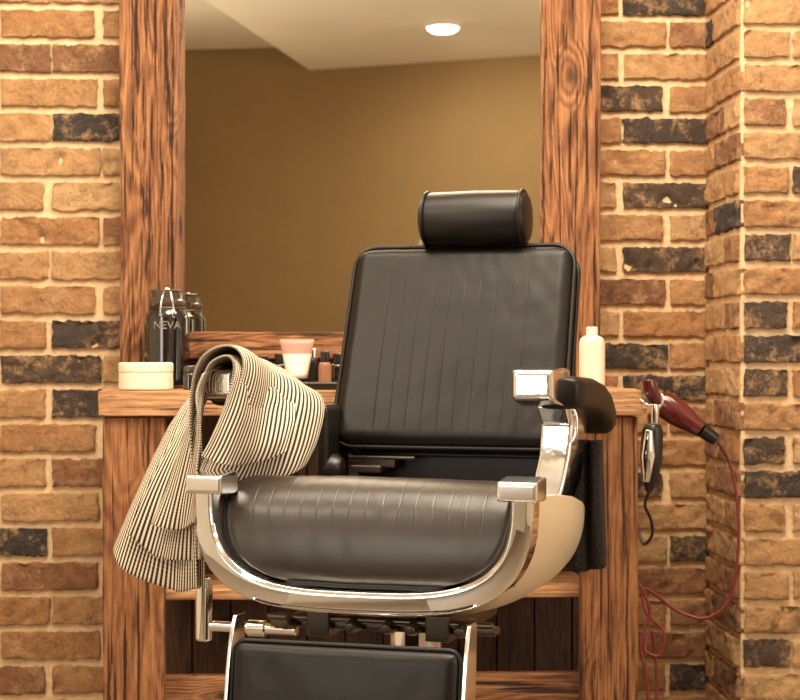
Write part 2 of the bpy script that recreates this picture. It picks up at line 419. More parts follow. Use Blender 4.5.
quad("wall_right", [(XR, 0, 0), (XR, YF, 0), (XR, YF, TOPZ), (XR, 0, TOPZ)], M_pale)
quad("floor", [(XL, 0, 0), (XR, 0, 0), (XR, YF, 0), (XL, YF, 0)], M_floor)
quad("ceiling", [(XL, 0, TOPZ), (XR, 0, TOPZ), (XR, YF, TOPZ), (XL, YF, TOPZ)], M_ceil)
s0 = refl(310, 70, CEIL); s1 = refl(205, 0, CEIL); sd_ = (s1-s0); s2 = s0+sd_*((0-s0.y)/sd_.y)
s2.x = max(s2.x, XL+0.05)
sp = [(s0.x, s0.y-0.03), (e1.x, e1.y-0.02), (XR, e1.y-0.02), (XR, 0.0), (s2.x, 0.0), (s1.x, s1.y)]
V = [(x, y, CEIL) for x, y in sp]+[(x, y, TOPZ) for x, y in sp]; n_ = len(sp)
struct(mk("trim_1", V, [tuple(range(n_)), tuple(range(n_, 2*n_))[::-1]]+[(i, (i+1) % n_, n_+(i+1) % n_, n_+i) for i in range(n_)], M_ceil, smooth=False))
lp = refl(443, 24, CEIL)
lr = empty("ceiling_light", (lp.x, lp.y, CEIL), "round white ceiling downlight, switched on", "ceiling light")
o1 = lathe("light_rim", (lp.x, lp.y, CEIL), (lp.x, lp.y, CEIL-0.02), [(0, 0.10), (0.6, 0.10), (1, 0.09)], M_white)
o2 = lathe("light_bulb", (lp.x, lp.y, CEIL-0.019), (lp.x, lp.y, CEIL-0.05), [(0, 0.085), (0.4, 0.08), (0.8, 0.06), (1, 0.03)], M_lamp)
grp(lr, [o1, o2])
# ---------------------------------------------------------------- wall mirror
def rough_board(name, x0, x1, y0, y1, z0, z1, mat, nx, nz, amp=0.002):
    """plank with slightly uneven faces"""
    V, Fc = [], []; sd = random.random()*40
    per = []
    for i in range(nx+1): per.append((x0+(x1-x0)*i/nx, y0))
    for i in range(1, 4): per.append((x1, y0+(y1-y0)*i/3))
    for i in range(1, nx+1): per.append((x1-(x1-x0)*i/nx, y1))
    for i in range(1, 3): per.append((x0, y1-(y1-y0)*i/3))
    n = len(per)
    for k in range(nz+1):
        z = z0+(z1-z0)*k/nz
        for (x, y) in per:
            q = Vector((x*9+sd, y*9, z*2.2 if nz > nx else z*9))
            if nx > nz: q = Vector((x*2.2, y*9, z*9+sd))
            q2 = Vector((x*60+sd, y*60, z*12)) if nz > nx else Vector((x*12, y*60, z*60+sd))
            am = amp*noise.noise(q)+amp*0.5*noise.noise(q2)
            V.append((x+am, y+amp*1.4*noise.noise(q+Vector((7, 3, 1)))+amp*0.6*noise.noise(q2), z+(am if nx > nz else 0)))
    for k in range(nz):
        for i in range(n):
            j = (i+1) % n; Fc.append((k*n+i, k*n+j, (k+1)*n+j, (k+1)*n+i))
    Fc.append(tuple(range(n))[::-1]); Fc.append(tuple(nz*n+i for i in range(n)))
    o = mk(name, V, Fc, mat); bev(o, 0.003, 2, 50); return o
mr = empty("wall_mirror", ((xl0+xr1)/2, -0.05, TOP), "large wall mirror in a rustic knotty brown wood frame", "mirror")
MT = 2.02
p1 = rough_board("frame_post", xl0, xl1, ym, -0.020, TOP+0.002, MT, M_woodz, 10, 140, 0.005)
p2 = rough_board("frame_post", xr0, xr1, ym, -0.020, TOP+0.002, MT, M_woodz, 10, 140, 0.005)
rz1 = PY(270, 333, -0.09).z; rz0 = PY(270, 359, -0.09).z
p3 = rough_board("frame_rail", xl1, xr0, -0.090, -0.020, rz0, rz1, M_woodx, 90, 4, 0.003)
p4 = rough_board("frame_rail", xl1, xr0, -0.08, -0.020, MT-0.12, MT, M_woodx, 50, 4)
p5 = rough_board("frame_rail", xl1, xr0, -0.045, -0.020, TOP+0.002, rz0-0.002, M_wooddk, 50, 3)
hw_ = (xr0-xl1)/2+0.006; ux = Vector((math.cos(GT), -math.sin(GT), 0)); V = []
for s in (-1, 1):
    for dpt in (0, -0.004):
        for z in (rz1-0.01, MT-0.11): V.append(gc+ux*(s*hw_)+gn*dpt+Z*z)
g = mk("mirror_glass", V, [(0, 1, 3, 2), (4, 6, 7, 5), (0, 4, 5, 1), (2, 3, 7, 6), (0, 2, 6, 4), (1, 5, 7, 3)], M_mirror, None, smooth=False)
grp(mr, [p1, p2, p3, p4, p5, g])
# ---------------------------------------------------------------- station table
yf = -0.39
tx0, tx1 = X(98, yf), X(643, yf)
st = empty("barber_station", ((tx0+tx1)/2, -0.2, 0), "rustic brown wooden barber work station table against brick", "table")
parts = [rough_board("worktop", tx0, tx1, yf, -0.020, TOP-0.052, TOP, M_woodtop, 90, 3, 0.0025)]
yl = -0.375
for (a, b2) in ((103, 165), (582, 638)):
    parts.append(rough_board("leg", X(a, yl), X(b2, yl), yl, yl+0.045, 0.0, TOP-0.055, M_woodleg, 6, 80, 0.003))
    ra = X(a, yl) if a < 300 else X(b2, yl)-0.05
    parts.append(rough_board("leg", ra, ra+0.05, -0.07, -0.022, 0.0, TOP-0.055, M_woodleg, 6, 40, 0.0015))
ix0, ix1 = X(165, yl), X(582, yl)
sz = PY(400, 589, -0.34).z
parts.append(rough_board("shelf", ix0-0.03, ix1+0.03, -0.328, -0.072, sz-0.022, sz, M_woodtop, 50, 3, 0.001))
rz = PY(400, 675, -0.30).z
parts.append(rough_board("crossbar", ix0-0.03, ix1+0.03, -0.30, -0.26, rz-0.09, rz, M_woodx, 50, 4, 0.001))
pl = []; x = ix0-0.05
while x < ix1+0.05:
    pl.append(boxg(x+0.0015, min(x+0.085, ix1+0.08)-0.0015, -0.062, -0.040, 0.02, TOP-0.056)); x += 0.085
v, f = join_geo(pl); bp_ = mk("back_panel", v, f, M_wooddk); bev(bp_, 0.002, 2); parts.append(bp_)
grp(st, parts)
# ---------------------------------------------------------------- barber chair
CH = math.radians(17)
root_loc = C + F*3.018 + R*0.027; root_loc.z = 0
chair = empty("barber_chair", root_loc, "vintage black leather barber chair with chrome frame and headrest", "chair")
chair.rotation_euler = (0, 0, -(A+CH))
GW = 0.0016
GQ = (-2*GW, -1.3*GW, -GW, -GW/2, 0, GW/2, GW, 1.3*GW, 2*GW)
def cushion(w, h, r, ft, bt, eR, crown, grooves, nx=150, nz=70, gd=0.0005, zr=(-1, 1), taper=0.0):
    def axis_pts(L, n, extra):
        pts = set()
        for i in range(n+1):
            t = -1+2*i/n; pts.add(round(L*(0.5*t+0.5*math.sin(t*math.pi/2)), 6))
        for e in extra:
            for q in GQ: pts.add(round(e+q, 6))
        return sorted(pts)
    xs = axis_pts(w, nx, grooves); zs = axis_pts(h, nz, [])
    V = []; n1, n2 = len(xs), len(zs)
    idx = {}
    def mp(x, z):
        if abs(x) > w-r and abs(z) > h-r:
            p = (abs(x)-(w-r))/r; q = (abs(z)-(h-r))/r
            pp = p*math.sqrt(1-q*q/2); qq = q*math.sqrt(1-p*p/2)
            return math.copysign(w-r+pp*r, x), math.copysign(h-r+qq*r, z)
        return x, z
    for s in (0, 1):
        for i, x in enumerate(xs):
            for j, z in enumerate(zs):
                edge = i in (0, n1-1) or j in (0, n2-1)
                if s == 1 and edge: idx[(1, i, j)] = idx[(0, i, j)]; continue
                e = min(w-abs(x), h-abs(z)); t = min(1, e/eR)
                prof = math.sqrt(max(0, 1-(1-t)**2))
                X2, Z2 = mp(x, z)
                X2 *= 1+taper*(Z2/h)
                if s == 0:
                    y = -ft*prof-crown*(1-(x/w)**2)*(1-(z/h)**2)
                    if zr[0]*h < z < zr[1]*h:
                        fade = min(1, (z-zr[0]*h)/0.01, (zr[1]*h-z)/0.01)
                        for gx in grooves:
                            dd = abs(x-gx)
                            if dd < GW: y += gd*fade*(1-dd/GW)
                    y += 0.0012*noise.noise(Vector((x*14, z*14, 3)))+0.0006*noise.noise(Vector((x*45, z*30, 8)))
                else: y = bt*prof
                idx[(s, i, j)] = len(V); V.append(Vector((X2, y, Z2)))
    Fc = []
    for s in (0, 1):
        for i in range(n1-1):
            for j in range(n2-1):
                Fc.append((idx[(s, i, j)], idx[(s, i+1, j)], idx[(s, i+1, j+1)], idx[(s, i, j+1)]))
    return V, Fc
def rrect(w, h, r, y, n=10, taper=0.0):
    pts = []
    for cx, cz, a0 in ((w-r, h-r, 0), (-(w-r), h-r, 90), (-(w-r), -(h-r), 180), (w-r, -(h-r), 270)):
        for k in range(n+1):
            a = math.radians(a0+90*k/n); zz = cz+r*math.sin(a); pts.append(Vector(((cx+r*math.cos(a))*(1+taper*zz/h), y, zz)))
    return pts
TH = math.radians(21); BH = 0.200
bc = Vector((-0.003, 0.205+BH*math.sin(TH), 0.758+BH*math.cos(TH)))
def place_back(V, piv=bc, th=TH):
    M = Matrix.Translation(piv) @ Matrix.Rotation(-th, 4, 'X'); return [M @ Vector(v) for v in V]
gr = [-0.135+0.03*i for i in range(10)]
V, Fc = cushion(0.216, BH, 0.042, 0.028, 0.05, 0.026, 0.004, gr, zr=(-0.90, 0.66), taper=-0.012)
back = mk("backrest", place_back(V), Fc, M_leather, chair)
for nm, yy in (("piping", -0.012), ("piping", 0.028)):
    tube(nm, place_back(rrect(0.217, BH+0.001, 0.043, yy, 10, -0.012)), 0.0042, M_leather, back, 8, True)
for ch in back.children: ch.location = ch.location - back.location
# headrest
hp = Vector((0.018, 0.338, 1.188))
prof = [(0, 0.030), (0.015, 0.043), (0.05, 0.050), (0.1, 0.0525), (0.5, 0.054), (0.9, 0.0525), (0.95, 0.050), (0.985, 0.043), (1, 0.030)]
hr = lathe("headrest", hp+Vector((-0.105, 0, 0)), hp+Vector((0.105, 0, 0)), prof, M_leather, chair, 40, 1.0, 0)
for sx in (-0.093, 0.093):
    ring = [Vector((hp.x+sx, hp.y+0.0525*math.cos(a), hp.z+0.0525*math.sin(a))) for a in [2*math.pi*i/40 for i in range(40)]]
    t_ = tube("piping", ring, 0.003, M_leather, hr, 8, True); t_.location -= hr.location
for sx in (-0.035, 0.035):
    tube("headrest_post", [Vector((sx, 0.345, 1.09)), Vector((sx, 0.345, 1.15)), Vector((sx, 0.345, 1.185))], 0.006, M_chrome, chair)
# seat cushion: slopes up to a rolled front edge
def U_half(z, a, b, z0, n=3.2):
    t = min(1, max(0, (z0-z)/b)); return a*(1-t**n)**(1/n)
path = []
for i in range(10): path.append((0.235-0.0455*i, 0.690+0.042*(i/9)))
for i in range(1, 15):
    a = math.radians(94+i*70/14); path.append((-0.186+0.098*math.cos(a), 0.655+0.077*math.sin(a)))
path += [(-0.2865, 0.660), (-0.290, 0.645), (-0.2925, 0.630), (-0.294, 0.614), (-0.294, 0.598), (-0.292, 0.585), (-0.287, 0.573), (-0.272, 0.566), (-0.25, 0.563), (-0.15, 0.562)]
NXs = 140; V = []; Fc = []
sg = [-0.189+0.027*i for i in range(15)]
xsn = sorted(set([round(-1+2*i/NXs, 5) for i in range(NXs+1)]+[round((g_+q)/0.238, 5) for g_ in sg for q in GQ]))
for k, (y, z) in enumerate(path):
    p0 = Vector((0,)+path[max(k-1, 0)]); p1 = Vector((0,)+path[min(k+1, len(path)-1)]); t = (p1-p0).normalized(); nrm = Vector((0, t.z, -t.y))
    hw = 0.238 if k < 16 else U_half(z, 0.2385, 0.163, 0.728)
    if k >= len(path)-3: hw = U_half(0.5685, 0.2385, 0.163, 0.728)-0.006*(k-len(path)+3)
    for a in xsn:
        e = max(0, (abs(a)-0.93)/0.07); drop = 0.009*(1-math.sqrt(max(0, 1-e*e)))
        x = a*hw; gg = 0
        if 2 < k < len(path)-10:
            for g_ in sg:
                dd = abs(a*0.238-g_)
                if dd < GW: gg = 0.00035*(1-dd/GW)
        cro = 0.002*(1-a*a)
        w_ = 0.0016*noise.noise(Vector((x*9, y*8, z*8)))+0.0005*noise.noise(Vector((x*40, y*25, z*25)))
        V.append(Vector((x, y, z))+nrm*(cro-drop-gg+w_))
n = len(xsn)
for k in range(len(path)-1):
    for i in range(n-1): Fc.append((k*n+i, k*n+i+1, (k+1)*n+i+1, (k+1)*n+i))
def skirt(col):
    k0 = len(V)
    for k in range(len(path)): q = V[k*n+col].copy(); V.append(Vector((q.x*0.995, min(q.y+0.05, 0.235) if k > 10 else q.y, max(q.z-0.07, 0.57) if q.z > 0.62 else q.z)))
    for k in range(len(path)-1): Fc.append((k*n+col, (k+1)*n+col, k0+k+1, k0+k))
skirt(0); skirt(n-1)
seat = mk("seat", V, Fc, M_seatleather, chair)
LE = len(path)-4
edge = [V[k*n] for k in range(1, LE)]+[V[LE*n+i] for i in range(0, n, 4)]+[V[k*n+n-1] for k in range(LE, 0, -1)]
t_ = tube("piping", edge, 0.005, M_leather, seat, 8); t_.location -= seat.location
def ushape(a, b, z0, n, m=60):
    out = []
    for i in range(m+1):
        t = math.pi*i/m; c, s = math.cos(t), math.sin(t)
        out.append((-math.copysign(abs(c)**(2/n), c)*a, z0-b*abs(s)**(2/n)))
    return out
def ushell(name, rings, mat, b=0.002, ex=3.0):
    V, Fc = [], []; m = 60
    for (y, o_, i_) in rings:
        for (x, z) in ushape(*o_, ex, m): V.append((x, y, z))
        for (x, z) in ushape(*i_, ex, m): V.append((x, y, z))
    L = 2*(m+1); kk = len(rings)
    for k in range(kk-1):
        for i in range(m):
            Fc.append((k*L+i, k*L+i+1, (k+1)*L+i+1, (k+1)*L+i))
            Fc.append((k*L+m+1+i, k*L+m+2+i, (k+1)*L+m+2+i, (k+1)*L+m+1+i))
        for i, j in ((0, m+1), (m, 2*m+1)): Fc.append((k*L+i, k*L+j, (k+1)*L+j, (k+1)*L+i))
    for k in (0, kk-1):
        for i in range(m): Fc.append((k*L+i, k*L+i+1, k*L+m+2+i, k*L+m+1+i))
    o = mk(name, V, Fc, mat, chair)
    if b: bev(o, b, 3, 40)
    return o
ushell("seat_frame", [(-0.320, (0.268, 0.189, 0.728), (0.247, 0.168, 0.728)), (-0.314, (0.275, 0.196, 0.728), (0.242, 0.162, 0.728)), (-0.262, (0.275, 0.196, 0.728), (0.241, 0.161, 0.728))], M_chrome, 0.0015, 3.3)
def sr(y, a, zt, zb): return (y, (a, zt-zb, zt), (a-0.012, zt-zb-0.012, zt))
ushell("side_panel", [sr(-0.260, 0.272, 0.716, 0.524), sr(-0.16, 0.280, 0.712, 0.502), sr(-0.05, 0.284, 0.700, 0.494), sr(0.04, 0.282, 0.684, 0.498), sr(0.11, 0.276, 0.664, 0.515), sr(0.15, 0.262, 0.645, 0.545)], M_cream, 0.002, 2.6)
for s in (-1, 1):
    V, Fc = [], []
    cx = s*0.254
    for y, w, z0, z1 in ((-0.327, 0.028, 0.716, 0.738), (-0.323, 0.031, 0.712, 0.742), (-0.27, 0.031, 0.710, 0.747), (-0.250, 0.029, 0.712, 0.745)):
        V += [(cx-w, y, z0), (cx+w, y, z0), (cx+w, y, z1), (cx-w, y, z1)]
    for k in range(3):
        for i in range(4): Fc.append((k*4+i, k*4+(i+1) % 4, (k+1)*4+(i+1) % 4, (k+1)*4+i))
    Fc += [(3, 2, 1, 0), (12, 13, 14, 15)]
    o = mk("frame_cap", V, Fc, M_satin, chair); bev(o, 0.003, 3, 25)
box("seat_pan", -0.2, 0.2, -0.22, 0.2, 0.552, 0.60, M_steel, chair, 0.01)
# arms
for s in (-1, 1):
    ax = 0.246 if s > 0 else -0.284
    fy = 0 if s > 0 else -0.022
    V, Fc = [], []; m_ = 24
    st_ = [(-0.10, 0.870, 0.80, 0), (-0.095, 0.870, 0.96, 0), (-0.05, 0.870, 1.0, 5), (0.02, 0.866, 1.05, 10), (0.08, 0.858, 1.05, 22), (0.125, 0.844, 1.03, 38), (0.155, 0.824, 1.0, 58), (0.168, 0.806, 0.88, 72), (0.172, 0.796, 0.6, 80)]
    for (yy, zc_, sc_, an) in st_:
        an = math.radians(an)
        for i in range(m_):
            a = 2*math.pi*i/m_; c_, s_2 = math.cos(a), math.sin(a)
            hh_ = 0.027*sc_*math.copysign(abs(s_2)**0.5, s_2)
            V.append((ax+s*(0.022+0.055*(yy+0.1))+0.036*sc_*math.copysign(abs(c_)**0.5, c_), yy+hh_*math.sin(an), zc_+hh_*math.cos(an)))
    for k in range(len(st_)-1):
        for i in range(m_): j = (i+1) % m_; Fc.append((k*m_+i, k*m_+j, (k+1)*m_+j, (k+1)*m_+i))
    Fc += [tuple(range(m_))[::-1], tuple((len(st_)-1)*m_+i for i in range(m_))]
    mk("armrest", V, Fc, M_leather, chair)
    V, Fc = [], []
    secs = [(-0.188+fy, 0.028, 0.866, 0.902), (-0.182+fy, 0.033, 0.860, 0.908), (-0.11, 0.036, 0.850, 0.912), (-0.065, 0.036, 0.846, 0.909)]
    for y, w, z0, z1 in secs: V += [(ax-w, y, z0), (ax+w, y, z0), (ax+w, y, z1), (ax-w, y, z1)]
    for k in range(3):
        for i in range(4): Fc.append((k*4+i, k*4+(i+1) % 4, (k+1)*4+(i+1) % 4, (k+1)*4+i))
    Fc += [(3, 2, 1, 0), (12, 13, 14, 15)]
    o = mk("armrest_cap", V, Fc, M_chromer, chair); bev(o, 0.004, 3, 25)
    V, Fc = [], []
    prof2 = [(0.62, -0.12, 0.06, .024, .018), (0.68, -0.11, 0.06, .028, .022), (0.72, -0.09, 0.06, .022, .030), (0.77, -0.075, 0.055, .014, .038), (0.82, -0.070, 0.055, .012, .042), (0.850, -0.085, 0.05, .018, .038)]
    bx = 0.246*s; tx_ = 0.246*s
    if s < 0: prof2 = [(z, ya+0.06, yb, .012, .012) for z, ya, yb, _a, _b in prof2]
    for z, ya, yb, wi, wo in prof2:
        xx = bx+(tx_-bx)*(z-0.64)/0.215
        xa_, xb_ = (xx-wi, xx+wo) if s > 0 else (xx-wo, xx+wi)
        V += [(xa_, ya, z), (xa_, yb, z), (xb_, yb, z), (xb_, ya, z)]
    for k in range(len(prof2)-1):
        for i in range(4): Fc.append((k*4+i, k*4+(i+1) % 4, (k+1)*4+(i+1) % 4, (k+1)*4+i))
    Fc += [(3, 2, 1, 0), tuple(range(len(V)-4, len(V)))]
    o = mk("arm_support", V, Fc, M_chromer, chair); bev(o, 0.007, 4, 25)
    if s > 0:
        tube("arm_rod", cr([(ax+0.030, -0.085, 0.850), (ax+0.044, -0.078, 0.842), (ax+0.048, -0.075, 0.825), (ax+0.047, -0.075, 0.80), (ax+0.040, -0.075, 0.79)], 6), 0.0035, M_chrome, chair)
    lathe("hinge_knob", (bx-0.02*s, 0.16, 0.72), (bx-0.06*s, 0.16, 0.72), [(0, 0.03), (0.7, 0.03), (1, 0.02)], M_black, chair)
    box("back_bracket", min(s*0.205, s*0.235), max(s*0.205, s*0.235), 0.13, 0.26, 0.62, 0.84, M_black, chair, 0.012)
box("back_hinge", -0.19, 0.19, 0.25, 0.29, 0.62, 0.79, M_leather, chair, 0.01)
v, f = join_geo([boxg(-0.19, -0.10, 0.205, 0.24, 0.722, 0.740), boxg(-0.18, -0.12, 0.18, 0.245, 0.714, 0.728), latheg(Vector((-0.19, 0.2, 0.742)), Vector((-0.06, 0.2, 0.742)), [(0, 0.004), (1, 0.004)], 12)])
o = mk("recline_mechanism", v, f, M_steel, chair); bev(o, 0.003)
v, f = join_geo([boxg(-0.19, 0.19, -0.20, -0.165, 0.488, 0.500), boxg(-0.12, -0.08, -0.22, 0.1, 0.478, 0.52), boxg(0.08, 0.12, -0.22, 0.1, 0.478, 0.52)]
                + [latheg(Vector((x, -0.24, 0.498)), Vector((x, -0.15, 0.498)), [(0, 0.008), (0.3, 0.012), (1, 0.012)], 14) for x in (-0.15, -0.04, 0.02, 0.06, 0.14)]
                + [latheg(Vector((-0.19, -0.21, 0.506)), Vector((0.19, -0.21, 0.506)), [(0, 0.006), (1, 0.006)], 14)])
o = mk("undercarriage", v, f, M_steel, chair); bev(o, 0.003)
lathe("hydraulic_column", (0, 0, 0.03), (0, 0, 0.55), [(0, 0.11), (0.06, 0.09), (0.08, 0.062), (0.5, 0.06), (0.51, 0.045), (1, 0.045)], M_chrome, chair, 40)
lathe("base", (0, 0, 0.0), (0, 0, 0.05), [(0, 0.34), (0.3, 0.34), (0.7, 0.30), (1, 0.12)], M_chrome, chair, 64)
v, f = join_geo([latheg(Vector((-0.315, -0.18, 0.455)), Vector((-0.315, -0.18, 0.56)), [(0, 0.012), (0.04, 0.0145), (0.96, 0.0145), (1, 0.012)], 18),
                 latheg(Vector((-0.315, -0.18, 0.480)), Vector((-0.15, -0.18, 0.480)), [(0, 0.009), (1, 0.009)], 14),
                 latheg(Vector((-0.235, -0.18, 0.480)), Vector((-0.205, -0.18, 0.480)), [(0, 0.014), (1, 0.014)], 14)])
o = mk("recline_lever", v, f, M_chrome, chair); bev(o, 0.001)
# footrest
ftc = Vector((0, -0.39, 0.343)); ftT = math.radians(-8)
M = Matrix.Translation(ftc) @ Matrix.Rotation(ftT, 4, 'X')
V, Fc = cushion(0.180, 0.150, 0.018, 0.018, 0.015, 0.02, 0.005, [], nx=50, nz=40)
fr = mk("legrest", [M @ Vector(v) for v in V], Fc, M_leather, chair)
t_ = tube("piping", [M @ Vector(p) for p in rrect(0.181, 0.151, 0.02, -0.004, 8)], 0.004, M_leather, fr, 8, True); t_.location -= fr.location
for s in (-1, 1):
    prof3 = cr([Vector((-0.336, 0.528, 0.036)), Vector((-0.345, 0.500, 0.050)), Vector((-0.354, 0.45, 0.060)), Vector((-0.366, 0.37, 0.065)), Vector((-0.377, 0.28, 0.065)), Vector((-0.389, 0.18, 0.05))], 4)
    v, f = [], []
    for p in prof3:
        yy, zz, w = p
        for sx, sy in ((-0.003, -w/2), (0.003, -w/2), (0.003, w/2), (-0.003, w/2)): v.append(Vector((s*0.188+sx, yy+sy, zz)))
    for k in range(len(prof3)-1):
        for i in range(4): f.append((k*4+i, k*4+(i+1) % 4, (k+1)*4+(i+1) % 4, (k+1)*4+i))
    f += [(3, 2, 1, 0), tuple(range(len(v)-4, len(v)))]
    o = mk("legrest_arm", v, f, M_satin, chair); bev(o, 0.0012)
box("footplate", -0.19, 0.19, -0.56, -0.385, 0.155, 0.18, M_satin, chair, 0.008)
# ---------------------------------------------------------------- striped cape on arm
def sheetgeo(paths, nu, nv, ripple, us, vs, V, Fc, UV, seed=3, off=0.0):
    rows_ = [cr([P(*p) for p in pa], nu) for pa in paths]
    grid = [cr([r[i] for r in rows_], nv) for i in range(len(rows_[0]))]
    nA, nB = len(grid), len(grid[0]); k0 = len(V)
    for i in range(nA):
        for j in range(nB):
            p = grid[i][j]
            a = grid[min(i+1, nA-1)][j]-grid[max(i-1, 0)][j]; b2 = grid[i][min(j+1, nB-1)]-grid[i][max(j-1, 0)]
            cx = a.cross(b2); nn = cx.normalized() if cx.length > 1e-9 else Vector((0, -1, 0))
            ph = j/nB*2*math.pi*1.5+seed
            hang = max(0.0, 1-i/nA*2.4)
            dsp = (ripple*(0.5+0.9*hang))*math.sin(ph+0.5*math.sin(i/nA*5))+0.005*noise.noise(Vector((i*0.05, j/nB*5, seed)))
            V.append(p-nn*dsp+nn*off); UV.append((j/nB*us, i/nA*vs))
    for i in range(nA-1):
        for j in range(nB-1):
            a = k0+i*nB+j; Fc.append((a, a+nB, a+nB+1, a+1))
def sheet(name, sets, mat, thick):
    V, Fc, UV = [], [], []
    for s in sets: sheetgeo(*s[0:6], V, Fc, UV, *s[6:])
    o = mk(name, V, Fc, mat, None, uvs=UV)
    s = o.modifiers.new("t", 'SOLIDIFY'); s.thickness = thick; s.offset = 0
    return o
front = [(204, 586, 2.90), (204, 535, 2.885), (204, 475, 2.88), (201, 425, 2.875), (202, 388, 2.875), (210, 364, 2.87), (228, 356, 2.865), (235, 370, 2.86), (223, 413, 2.85), (208, 450, 2.84), (197, 476, 2.84)]
f2 = [(185, 590, 2.93), (189, 530, 2.92), (196, 470, 2.925), (202, 420, 2.94), (210, 382, 2.95), (226, 361, 2.945), (246, 362, 2.935), (250, 378, 2.91), (241, 420, 2.88), (228, 455, 2.865), (215, 479, 2.86)]
mid = [(150, 582, 2.95), (165, 522, 2.96), (182, 460, 2.98), (198, 412, 3.01), (218, 380, 3.04), (242, 362, 3.06), (266, 372, 3.05), (270, 386, 3.0), (263, 424, 2.95), (255, 456, 2.93), (247, 480, 2.92)]
rear1 = [(129, 570, 2.97), (149, 512, 2.98), (171, 458, 3.02), (194, 410, 3.07), (228, 378, 3.12), (256, 368, 3.14), (286, 385, 3.12), (295, 398, 3.06), (289, 430, 3.0), (281, 458, 2.97), (274, 476, 2.96)]
rear = [(117, 552, 2.99), (139, 503, 3.01), (163, 455, 3.06), (190, 412, 3.12), (235, 383, 3.18), (272, 374, 3.2), (300, 393, 3.18), (316, 406, 3.12), (311, 436, 3.06), (304, 458, 3.02), (299, 470, 3.0)]
lay2 = [[(199, 560, 2.872), (200, 508, 2.860), (201, 460, 2.856), (199, 420, 2.858), (199, 396, 2.866), (203, 378, 2.872)],
        [(178, 560, 2.90), (185, 508, 2.90), (193, 458, 2.90), (198, 418, 2.91), (205, 386, 2.925), (218, 366, 2.935)],
        [(154, 556, 2.925), (168, 504, 2.93), (182, 454, 2.945), (194, 412, 2.97), (211, 384, 2.99), (228, 366, 3.0)],
        [(129, 534, 2.95), (150, 488, 2.96), (172, 444, 2.98), (190, 408, 3.02), (214, 382, 3.05), (238, 365, 3.07)]]
lay3 = [[(197, 522, 2.845), (199, 484, 2.838), (200, 446, 2.836), (198, 414, 2.840), (198, 392, 2.850), (203, 374, 2.860)],
        [(176, 530, 2.875), (184, 490, 2.875), (193, 448, 2.880), (199, 412, 2.893), (206, 386, 2.910), (219, 365, 2.922)],
        [(150, 524, 2.905), (166, 482, 2.91), (182, 440, 2.925), (194, 408, 2.95), (212, 382, 2.97), (229, 365, 2.985)]]
inn = [[(202, 456, 2.815), (213, 434, 2.82), (226, 404, 2.835), (235, 374, 2.845), (237, 362, 2.858), (231, 358, 2.870)],
       [(224, 464, 2.835), (235, 441, 2.845), (246, 412, 2.86), (251, 382, 2.88), (247, 365, 2.91), (236, 358, 2.93)],
       [(253, 463, 2.885), (260, 442, 2.895), (267, 414, 2.92), (271, 392, 2.96), (264, 373, 3.01), (250, 362, 3.03)],
       [(286, 452, 2.925), (291, 434, 2.94), (295, 416, 2.97), (294, 402, 3.02), (282, 386, 3.08), (260, 369, 3.10)]]
cape = sheet("striped_cape", [(
    [front, f2, mid, rear1, rear], 10, 60, 0.004, 29, 150, 3, 0.0),
    ([front, f2, mid, rear1, rear], 10, 40, 0.004, 29, 150, 3.4, 0.014),
    (lay2, 12, 60, 0.004, 22, 80, 1.0, 0.0), (lay3, 12, 60, 0.004, 16, 70, 4.0, 0.0), (inn, 12, 60, 0.002, 23, 70, 5, 0.0)], M_stripe, 0.0034)
tag(cape, "black and cream striped cloth cape draped over the chair's armrest", "barber cape")
tw = [[(572, 442, 3.06), (569, 475, 3.06), (567, 520, 3.06), (566, 566, 3.06)],
      [(580, 442, 3.02), (577, 480, 3.01), (576, 525, 3.01), (577, 572, 3.01)],
      [(588, 440, 3.04), (588, 480, 3.03), (589, 525, 3.03), (590, 569, 3.03)],
      [(595, 442, 3.01), (596, 482, 3.00), (598, 525, 3.00), (601, 568, 3.00)],
      [(598, 440, 3.07), (600, 480, 3.07), (602, 520, 3.07), (604, 556, 3.07)]]
t1 = sheet("hand_towel", [(tw, 10, 8, 0.003, 1, 1, 9, 0.0)], M_towelblk, 0.012)
tag(t1, "small black terry towel hanging from the chair arm", "towel")
# ---------------------------------------------------------------- counter items
def put(u, y): p = PY(u, 350, y); return Vector((p.x, y, TOP+0.001))
def sc_at(u, y): return FPX/((put(u, y)-C).dot(F))
b0 = put(146, -0.33)
jar = empty("cream_jar", b0, "round cream-white lidded jar on the wooden worktop", "jar")
grp(jar, [lathe("jar_body", b0, b0+Z*0.036, [(0, 0.054), (0.1, 0.056), (1, 0.056)], M_wax, None, 48),
          lathe("jar_lid", b0+Z*0.0365, b0+Z*0.056, [(0, 0.0565), (0.85, 0.0565), (1, 0.053)], M_wax, None, 48)])
b0 = put(167, -0.16)
bt = empty("glass_bottle", b0, "dark clip-top glass jar with wire clasp and pale lettering", "jar")
hgt = (385-287)/sc_at(167, -0.16); RB = 0.049
dirc = (C-b0); dirc.z = 0; dirc.normalize(); sx_ = Vector((-dirc.y, dirc.x, 0))
wire = [b0+dirc*0.052+Z*hgt*0.72+sx_*0.012, b0+dirc*0.053+Z*hgt*0.80+sx_*0.014, b0+dirc*0.047+Z*hgt*0.92+sx_*0.010, b0+dirc*0.030+Z*hgt*1.0+sx_*0.004,
        b0+dirc*0.030+Z*hgt*1.0-sx_*0.004, b0+dirc*0.047+Z*hgt*0.92-sx_*0.010, b0+dirc*0.053+Z*hgt*0.80-sx_*0.014, b0+dirc*0.052+Z*hgt*0.72-sx_*0.012]
